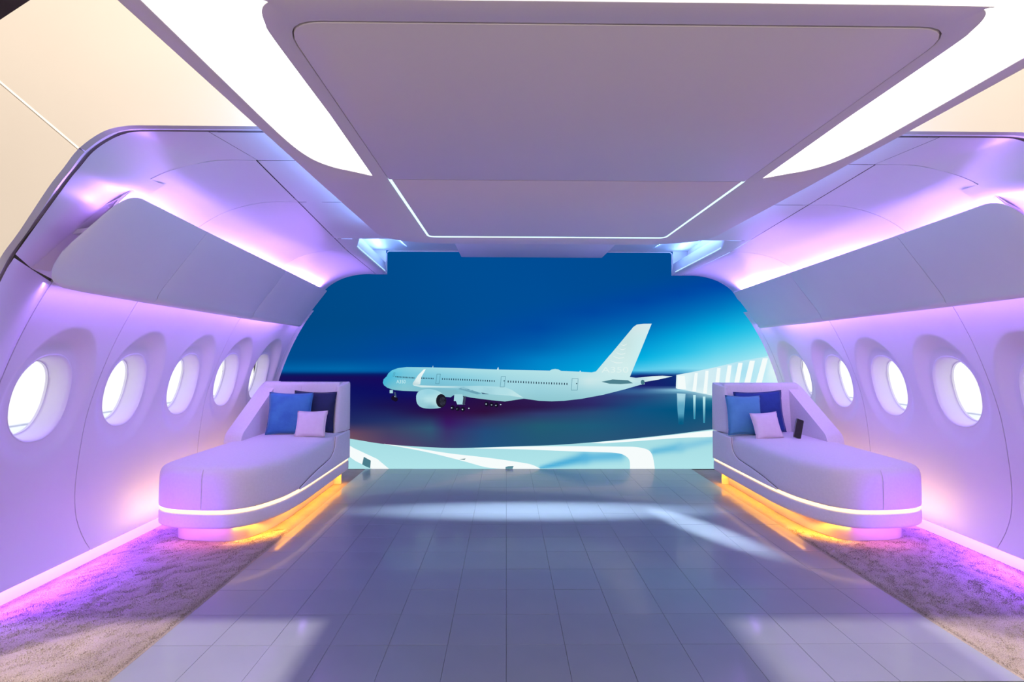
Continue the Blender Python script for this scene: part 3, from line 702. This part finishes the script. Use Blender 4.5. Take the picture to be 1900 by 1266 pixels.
for (x0, y0, x1, y1) in ((1143, 654, 1160, 655.5), (1138, 661, 1158, 663), (1133, 669, 1155, 672.5), (1148, 646, 1161, 646.5), (1152, 639, 1163, 638)):
    xm, ym = (x0+x1)/2, (y0+y1)/2+2.2
    win.append((catmull([(x0, y0), (xm, ym), (x1, y1)], 4)+catmull([(x1, y1+.9), (xm, ym+1.3), (x0, y0+.5)], 4), (232, 244, 242)))
win += [([(802, 682), (803.6, 678.5), (804, 682)], (190, 225, 235)), ([(922, 686), (924.5, 681), (925.5, 686)], (215, 240, 245)), ([(1075, 690), (1076.5, 687.5), (1078, 690)], (220, 240, 245))]
shapes('cabin_windows', win, 8)['kind'] = 'stuff'
# lettering on the fin and the nose
def letters(txt, x0, x1, y, colr, es):
    cu = bpy.data.curves.new('lettering', 'FONT'); cu.body = txt; cu.size = 1; tmp = bpy.data.objects.new('tmp', cu); COL.objects.link(tmp)
    bpy.context.view_layer.update()
    me = bpy.data.meshes.new_from_object(tmp.evaluated_get(bpy.context.evaluated_depsgraph_get())); COL.objects.unlink(tmp); bpy.data.objects.remove(tmp)
    co = [v.co.copy() for v in me.vertices]; a = min(c.x for c in co); b = max(c.x for c in co); sc = (x1-x0)/(b-a)
    for v, c in zip(me.vertices, co): v.co = P(x0+(c.x-a)*sc, y-c.y*es, 9)
    at = me.color_attributes.new('picture', 'FLOAT_COLOR', 'POINT'); arr = np.ones((len(co), 4), dtype=np.float32); arr[:, :3] = lin(colr); at.data.foreach_set('color', arr.ravel())
    me.materials.clear(); link('lettering', me, M_pic, disp)
letters('A350', 1116, 1166, 691.5, (222, 242, 240), 15)
letters('A350', 735.5, 752.5, 711.5, (205, 240, 244), 9.5)

# ================================================================== OVERHEAD CANOPY
KX = .28
can = empty('ceiling_canopy', (KX, 2.3, 2.3), label='large floating white ceiling canopy with two glowing white light bands', cat='canopy')
def mir(pl): return [(KX+p[0], p[1]) for p in pl]+[(KX-p[0], p[1]) for p in pl[::-1]]
YF = .45
# half outline, from the front going round: outer edge to the rear, then back along the glowing opening to the centre tongue
rear = [(0, 3.735), (.60, 3.735), (.80, 3.722), (.95, 3.685), (1.07, 3.62), (1.14, 3.53), (1.165, 3.42), (1.172, 3.2), (1.172, 2.4), (1.172, YF)]
opening = [(1.112, YF), (1.122, 1.7), (1.120, 1.9), (1.108, 2.03), (1.083, 2.12), (1.035, 2.19), (.975, 2.235), (.895, 2.295)]
tongue = [(.881, 1.7), (.881, 1.30), (.874, 1.225), (.858, 1.175), (.830, 1.148), (.78, 1.136), (0, 1.134)]
rr = catmull(rear[:-3], 3)+rear[-2:]
half = rr+[opening[0]]+catmull(opening[1:], 4)[:-1]+[opening[-1]]+catmull(tongue, 4)[:-1]+[tongue[-1]]
outline = [(KX-p[0], p[1]) for p in half]+[(KX+p[0], p[1]) for p in half[::-1][1:-1]]
inner = rounded([(KX+.832, 3.52), (KX+.832, 1.212), (KX-.832, 1.212), (KX-.832, 3.52)], [.06, .10, .10, .06], 6)
v, f = prism2(outline, 2.30, 2.345, [inner])
mesh('outer_frame', v, f, M_canopy, can, bevel=.004, smooth=40)
def off(pl, d):
    c = []
    n = len(pl)
    A = sum(pl[i][0]*pl[(i+1) % n][1]-pl[(i+1) % n][0]*pl[i][1] for i in range(n)); sg = 1 if A > 0 else -1
    for i in range(n):
        a, b = Vector(pl[i-1]), Vector(pl[(i+1) % n]); t = (b-a).normalized(); c.append((pl[i][0]-t.y*d*sg, pl[i][1]+t.x*d*sg))
    return c
YS = 2.335
inn = off(inner, .0035)
front = [p for p in inn if p[1] < YS]; i0 = [i for i in range(len(inn)) if inn[i][1] >= YS]
xa = KX+.832-.0035; xb = KX-.832+.0035
fp = [(xa, YS-.0015)]+[p for p in inn if p[1] < YS-.01]+[(xb, YS-.0015)]
mesh('front_panel', *prism2(fp, 2.298, 2.335), M_canopy, can, bevel=.003, smooth=40)
ins = [(x, y-.022 if y > 3.45 else y) for x, y in off(inner, .016)]
rp = [(KX-.832+.016, YS+.0015)]+[p for p in ins if p[1] > YS+.01 and p[0] < KX]+[p for p in ins if p[1] > YS+.01 and p[0] > KX]+[(KX+.832-.016, YS+.0015)]
mesh('rear_panel', *prism2(rp, 2.298, 2.335), M_canopy, can, bevel=.003, smooth=40)
# light slit: U-shaped glowing line round the rear panel
so = off(inner, .001); si = off(inner, .0145)
oo = [(KX-.832+.001, YS)]+[p for p in so if p[1] > YS+.01 and p[0] < KX]+[p for p in so if p[1] > YS+.01 and p[0] > KX]+[(KX+.832-.001, YS)]
si = [(x, y-.022 if y > 3.45 else y) for x, y in si]
ii = [(KX-.832+.0145, YS)]+[p for p in si if p[1] > YS+.01 and p[0] < KX]+[p for p in si if p[1] > YS+.01 and p[0] > KX]+[(KX+.832-.0145, YS)]
mesh('light_slit', *prism2(oo+ii[::-1], 2.2985, 2.312), M_ledcyan, can)
box('backing', KX-.86, KX+.86, 1.20, 3.6, 2.338, 2.345, M_canopy, can)
for s in (-1, 1):
    x0, x1 = KX+s*.86, KX+s*1.14
    box('diffuser', min(x0, x1), max(x0, x1), YF, 2.36, 2.303, 2.309, M_diff, can, label='glowing white light band')
box('diffuser', KX-.86, KX+.86, YF, 1.17, 2.303, 2.309, M_diff, can, label='glowing white light band at the near end')
box('top_cover', KX-1.16, KX+1.16, YF, 3.55, 2.346, 2.35, M_dark, can)

# ================================================================== OVERHEAD BINS
def section(Y):
    h = hwt(Y); back = min(.42, 2.78-h)
    pts = [(0, 2.232), (.135, 2.056), (.262, 1.890), (.284, 1.858), (.296, 1.835), (.303, 1.815), (.318, 1.800), (.335, 1.795),
           (max(back-.02, .345), 1.797), (max(back, .36), 1.81), (max(back-.02, .345), 1.90), (.22, 2.06), (.07, 2.20), (.03, 2.232), (.012, 2.238)]
    return [(h+p[0], p[1]) for p in pts]
LB = {(-1, 0): 'nearest rounded overhead bin on the left, next to the arch', (-1, 1): 'middle overhead bin on the left side', (-1, 2): 'farthest overhead bin on the left, ending at the display',
      (1, 0): 'nearest overhead bin on the right, cut by the frame', (1, 1): 'middle overhead bin on the right side', (1, 2): 'farthest overhead bin on the right, ending at the display'}
by = [2.24, 3.115, 4.62, 6.13]
for s in (-1, 1):
    for i in range(3):
        y0, y1 = by[i]+(.0025 if i else 0), by[i+1]-.0025
        rows = []
        def ins_row(Y, e, shear=0):
            sc = section(Y); cxm = sum(p[0] for p in sc)/len(sc); czm = sum(p[1] for p in sc)/len(sc); out = []
            for p in sc:
                d = Vector((p[0]-cxm, p[1]-czm)); L = d.length; q = Vector((cxm, czm))+d*max(.2, (1-e/L))
                bk_ = (0, 0, 0, 0, 0, 0, .02, .06, .30, .34, .34, .30, .22, .08, .02)[len(out)] if i == 0 else 0
                out.append((CX+s*q.x, Y+shear*(q.y-1.80)/.43+bk_*shear/.10, q.y))
            return out
        if i == 0:
            for e, dy in ((.15, 0), (.11, .001), (.075, .006), (.05, .016), (.03, .032), (.014, .056), (.005, .085), (.0, .12)):
                rows.append(ins_row(y0+dy, e, .10*(1-dy/.6)))
            for k in range(1, 7):
                Y = y0+.12+(y1-y0-.12)*k/6; rows.append(ins_row(Y, 0, .10*.8*(1-k/6)))
        else:
            rows = [ins_row(y0, .004)]+[ins_row(y0+.003+(y1-y0-.006)*k/6, 0) for k in range(7)]+[ins_row(y1, .004)]
        base = (CX+s*(hwt((y0+y1)/2)+.2), (y0+y1)/2, 1.80)
        o = empty('overhead_bin', base, label=LB[(s, i)], cat='bin', group='overhead bins above the windows')
        v, f = loft(rows, True, True)
        mesh('door', v, f, M_bin, o, smooth=50)
        # mounting rail hidden behind the bin, carrying it from the lining
        Yc = (y0+y1)/2
        box('mounting_rail', min(CX+s*(hwt(Yc)+.26), CX+s*(hwt(Yc)+.32)), max(CX+s*(hwt(Yc)+.26), CX+s*(hwt(Yc)+.32)), Yc-.2, Yc+.2, 1.96, 2.02, M_dark, o)

# ================================================================== DAYBEDS
FP = [(2.105, 5.88), (2.105, 5.4), (2.105, 4.95), (2.108, 4.62), (2.125, 4.42), (2.155, 4.24), (2.235, 4.045), (2.315, 3.955), (2.42, 3.900), (2.54, 3.888), (2.68, 3.896), (2.84, 3.922), (2.95, 3.965), (3.03, 4.03),
      (3.066, 4.12), (3.075, 4.30), (3.075, 4.9), (3.075, 5.88)]
fpl = catmull(FP, 4)
corner = lambda a, b, c, n=4: [tuple(((1-t)**2*a[k]+2*t*(1-t)*b[k]+t*t*c[k]) for k in (0, 1)) for t in [i/n for i in range(n+1)]]
foot = [p for p in fpl if p[1] < 5.83]
foot = foot+corner((3.075, 5.83), (3.075, 5.88), (3.025, 5.88))+corner((2.155, 5.88), (2.105, 5.88), (2.105, 5.83))
def offp(pl, d):
    n = len(pl); A = sum(pl[i][0]*pl[(i+1) % n][1]-pl[(i+1) % n][0]*pl[i][1] for i in range(n)); sg = 1 if A > 0 else -1; out = []
    for i in range(n):
        a, b = Vector(pl[i-1]), Vector(pl[(i+1) % n]); t = (b-a)
        if t.length < 1e-9: out.append(pl[i]); continue
        t.normalize(); out.append((pl[i][0]-t.y*d*sg, pl[i][1]+t.x*d*sg))
    return out
def body(levels, s, cap=True):
    rows = [[(CX+s*p[0], p[1], z) for p in (offp(foot, d) if d else foot)] for d, z in levels]
    return loft(rows, True, cap)
def plate(poly, x0, x1, s):
    """solid from a side outline (Y, z), between two half-width values"""
    v, f = prism2(poly, 0, 1); return [(CX+s*(x0+(x1-x0)*z), y, x) if 0 else (CX+s*(x0+(x1-x0)*z), x_, y_) for (x_, y_, z), y, x in zip(v, v, v)], f
SX = {-1: ('left', 'wall with five glowing windows'), 1: ('right', 'right window wall')}
beds = {}
for s in (-1, 1):
    lab = 'white upholstered daybed by the left window wall' if s < 0 else 'white upholstered daybed by the right window wall, phone on it'
    bed = empty('daybed', (CX+s*2.6, 4.9, 0), label=lab, cat='daybed', group='daybeds along the window walls'); beds[s] = bed
    v, f = body([(.135, .002), (.13, .01), (.13, .16)], s); mesh('plinth', v, f, M_plinth, bed, smooth=40)
    v, f = body([(.10, .158), (.03, .140), (.012, .142), (.002, .152), (0, .165), (0, .235), (.003, .247), (.012, .253), (.05, .256)], s); mesh('base', v, f, M_sofa, bed, smooth=50)
    v, f = body([(.03, .25), (.009, .256), (.007, .268), (.009, .280), (.03, .285)], s, False); mesh('led_strip', v, f, M_ledwarm, bed, smooth=60, label='warm glowing light line')
    lv = [(.05, .278), (.012, .280), (.003, .287), (0, .30), (0, .40), (.002, .50), (.006, .54), (.016, .568), (.033, .588), (.056, .600), (.09, .606), (.14, .610), (.2, .613)]
    v, f = body(lv, s, False)
    # top: join to a centre spine
    n = len(foot); last = v[-n:]; fs = list(f); b0 = len(v)-n
    mid = [(CX+s*(2.6), min(max(p[1], 4.35), 5.6), .616) for p in last]
    v = v+mid
    for i in range(n): j = (i+1) % n; fs.append((b0+i, b0+j, b0+n+j, b0+n+i))
    mesh('seat', v, fs, M_sofa, bed, smooth=50)
    # aisle-side shell sweeping up into the wing
    curve = catmull([(4.47, .292), (4.58, .318), (4.72, .345), (4.92, .371), (5.10, .388), (5.22, .405), (5.31, .45), (5.355, .52), (5.37, .596)], 5)
    rows = []
    yy = [c[0] for c in curve]+[5.5, 5.6, 5.7, 5.80, 5.83]; zz2 = [c[1] for c in curve]+[.598]*5
    def fhw(Y): return float(np.interp(Y, [p[1] for p in foot[:14]][::-1], [p[0] for p in foot[:14]][::-1])) if Y < 5.8 else 2.105
    for dx, dz in ((-.006, 0), (.010, 0), (.016, -.005), (.017, -.012)):
        rows.append([(CX+s*(fhw(Y)-dx), Y, max(.287, z+dz)) for Y, z in zip(yy, zz2)])
    rows.append([(CX+s*(fhw(Y)-.017), Y, .286) for Y in yy]); rows.append([(CX+s*(fhw(Y)-.003), Y, .284) for Y in yy])
    v, f = loft(rows); mesh('side_shell', v, f, M_sofa, bed, smooth=50)
    v, f = tube([(CX+s*(fhw(Y)-.006), Y-.0, z+.003) for Y, z in curve], .0022); mesh('piping', v, f, M_dark, bed, smooth=60)
    # wing (aisle side), backrest, sloping wall-side arm
    wp = [(2.105, 5.88), (2.105, 5.775), (2.150, 5.63), (2.165, 5.595), (2.185, 5.585), (2.205, 5.60), (2.215, 5.70), (2.215, 5.88)]
    rows = []
    for t, e in ((0, .006), (.012, .0), (.3, 0), (.6, 0), (.93, 0), (.975, .005), (1, .018)):
        row = []
        for (h, Y) in wp:
            zt = 1.105+.043*(Y-5.58)/.3; k = (5.88-Y)/.3; Yt = Y+.10*k*t
            row.append((CX+s*(h+(2.16-h)*e*8), Yt+(5.75-Yt)*e*1.2, .603+(zt-.603)*t))
        rows.append(row)
    v, f = loft(rows, True, True); mesh('armrest', v, f, M_sofa, bed, smooth=60)
    bk = rounded([(5.66, .605), (5.872, .605), (5.882, 1.15), (5.72, 1.15)], [.005, .01, .05, .04], 4)
    v, f = plate(bk, 2.18, 3.02, s); mesh('backrest', v, f, M_sofa, bed, bevel=.012, seg=3, smooth=50)
    arm = rounded([(5.02, .585), (5.872, .585), (5.882, 1.15), (5.79, 1.13), (5.045, .672)], [.01, .01, .05, .10, .05], 6)
    v, f = plate(arm, 2.91, 3.08, s); mesh('armrest', v, f, M_sofa, bed, bevel=.016, seg=3, smooth=50)
    # upright seams
    for (h, Y) in ((2.616, 3.886),):
        v, f = tube([(CX+s*h, Y+.002, .292), (CX+s*h, Y+.001, .50), (CX+s*h, Y+.010, .552), (CX+s*h, Y+.03, .587)], .0022); mesh('seam', v, f, M_sofa, bed, smooth=60)
    v, f = tube([(CX+s*2.60, 5.688, .70), (CX+s*2.60, 5.712, 1.10), (CX+s*2.60, 5.74, 1.149)], .0025); mesh('seam', v, f, M_sofa, bed, smooth=60)

# ================================================================== CUSHIONS
def velvet(name, c1, c2, sc=7):
    m = mat(name, c1, .75, noise=(sc, c2, .35, .68), bump=.25, bscale=60, sheen=.15)
    return m
M_blue = velvet('velvet_sky_blue', (.03, .15, .40), (.05, .24, .48))
M_blue2 = velvet('velvet_steel_blue', (.07, .26, .46), (.09, .32, .52))
M_navy = velvet('velvet_navy', (.004, .010, .060), (.008, .018, .10))
M_navy2 = velvet('velvet_royal', (.004, .03, .20), (.008, .05, .28))
M_lilac = velvet('cotton_pale', (.72, .60, .68), (.76, .64, .72), 20)
def cushion(name, W, H, T, m, loc, lean, yaw, tilt, label, group):
    n = 18; vs = []; fs = []
    def pt(i, j, sd):
        u = -1+2*i/n; v = -1+2*j/n
        pin = .075
        x = W/2*u*(1-pin*(1-v*v)*abs(u)**2*1.0); z = H/2*v*(1-pin*(1-u*u)*abs(v)**2)
        th = T/2*((1-u**2)*(1-v**2))**.42
        if abs(u) > .999 or abs(v) > .999: th = 0
        return (x, sd*th, z+H/2)
    for sd in (-1, 1):
        for j in range(n+1):
            for i in range(n+1): vs.append(pt(i, j, sd))
    fs = grid_faces(n+1, n+1); o2 = (n+1)**2
    fs += [tuple(a+o2 for a in q[::-1]) for q in grid_faces(n+1, n+1)]
    me = bpy.data.meshes.new(name); bm = bmesh.new(); bv = [bm.verts.new(v) for v in vs]
    for q in fs: bm.faces.new([bv[a] for a in q])
    bmesh.ops.remove_doubles(bm, verts=bm.verts, dist=1e-5); bmesh.ops.recalc_face_normals(bm, faces=bm.faces)
    for v in bm.verts:
        a = random.uniform(-1, 1)*.0015; v.co.y += a
    bm.to_mesh(me); bm.free()
    o = link(name, me, m, smooth=180, label=label, cat='cushion', group=group)
    o.location = loc; o.rotation_euler = (lean, tilt, yaw)
    # sewn edge
    per = [(-1+2*i/n, -1) for i in range(n)]+[(1, -1+2*i/n) for i in range(n)]+[(1-2*i/n, 1) for i in range(n)]+[(-1, 1-2*i/n) for i in range(n)]
    path = [pt((u+1)/2*n, (v+1)/2*n, 0) for u, v in per]; path.append(path[0])
    vv, ff = tube(path, .004, 5); me2 = bpy.data.meshes.new('piping'); me2.from_pydata(vv, [], ff); me2.materials.append(m)
    for p_ in me2.polygons: p_.use_smooth = True
    e = bpy.data.objects.new('piping', me2); COL.objects.link(e); e.parent = o
    return o
GL, GR = 'scatter cushions on the left daybed', 'scatter cushions on the right daybed'
Z0 = .612
def atpx(px, Y): 
    d = Rm @ Vector(((px-950)/937, 0, -1)); return d.x*Y/d.y
def place(name, pxa, pxb, Y, H, T, m, lean, yaw, tilt, label, group, z=Z0):
    xa, xb = atpx(pxa, Y), atpx(pxb, Y)
    return cushion(name, abs(xb-xa), H, T, m, ((xa+xb)/2, Y, z), lean, yaw, tilt, label, group)
place('cushion', 541, 620, 5.56, .45, .10, M_navy, -.16, 0, .03, 'dark navy cushion behind the others on the left daybed', GL)
place('cushion', 496, 576, 5.41, .45, .11, M_blue, -.20, .10, .02, 'bright blue velvet cushion on the left daybed', GL)
place('cushion', 547, 605, 5.26, .275, .09, M_lilac, -.34, -.05, -.02, 'small pale cushion at the front on the left daybed', GL)
place('cushion', 1368, 1458, 5.58, .46, .10, M_navy2, -.16, 0, -.04, 'royal blue cushion behind the others on the right daybed', GR)
place('cushion', 1350, 1417, 5.40, .43, .13, M_blue2, -.22, .05, .02, 'steel blue velvet cushion on the right daybed', GR)
place('cushion', 1401, 1454, 5.20, .275, .09, M_lilac, -.36, .10, -.06, 'small pale cushion at the front on the right daybed', GR)

# phone leaning on the arm of the right daybed
M_black = mat('phone_black', (.010, .010, .012), .12, noise=(10, (.014, .014, .016), .4, .6))
M_steel = mat('phone_edge', (.32, .30, .34), .3, .8, noise=(10, (.36, .34, .38), .4, .6))
ph = empty('phone', (0, 0, 0), label='black phone propped upright beside the cushions on the right daybed', cat='phone')
hp = rounded([(-.045, 0), (.045, 0), (.045, .205), (-.045, .205)], .012, 4)
v, f = prism2(hp, -.005, .005); mesh('case', [(x, z, y) for x, y, z in v], f, M_steel, ph, bevel=.0015, smooth=40)
hp2 = rounded([(-.0415, .004), (.0415, .004), (.0415, .201), (-.0415, .201)], .010, 4)
v, f = prism2(hp2, -.0062, -.0051); mesh('screen', [(x, z, y) for x, y, z in v], f, M_black, ph)
ph.location = (CX+2.69, 5.18, .618); ph.rotation_euler = (-.16, .34, .15)
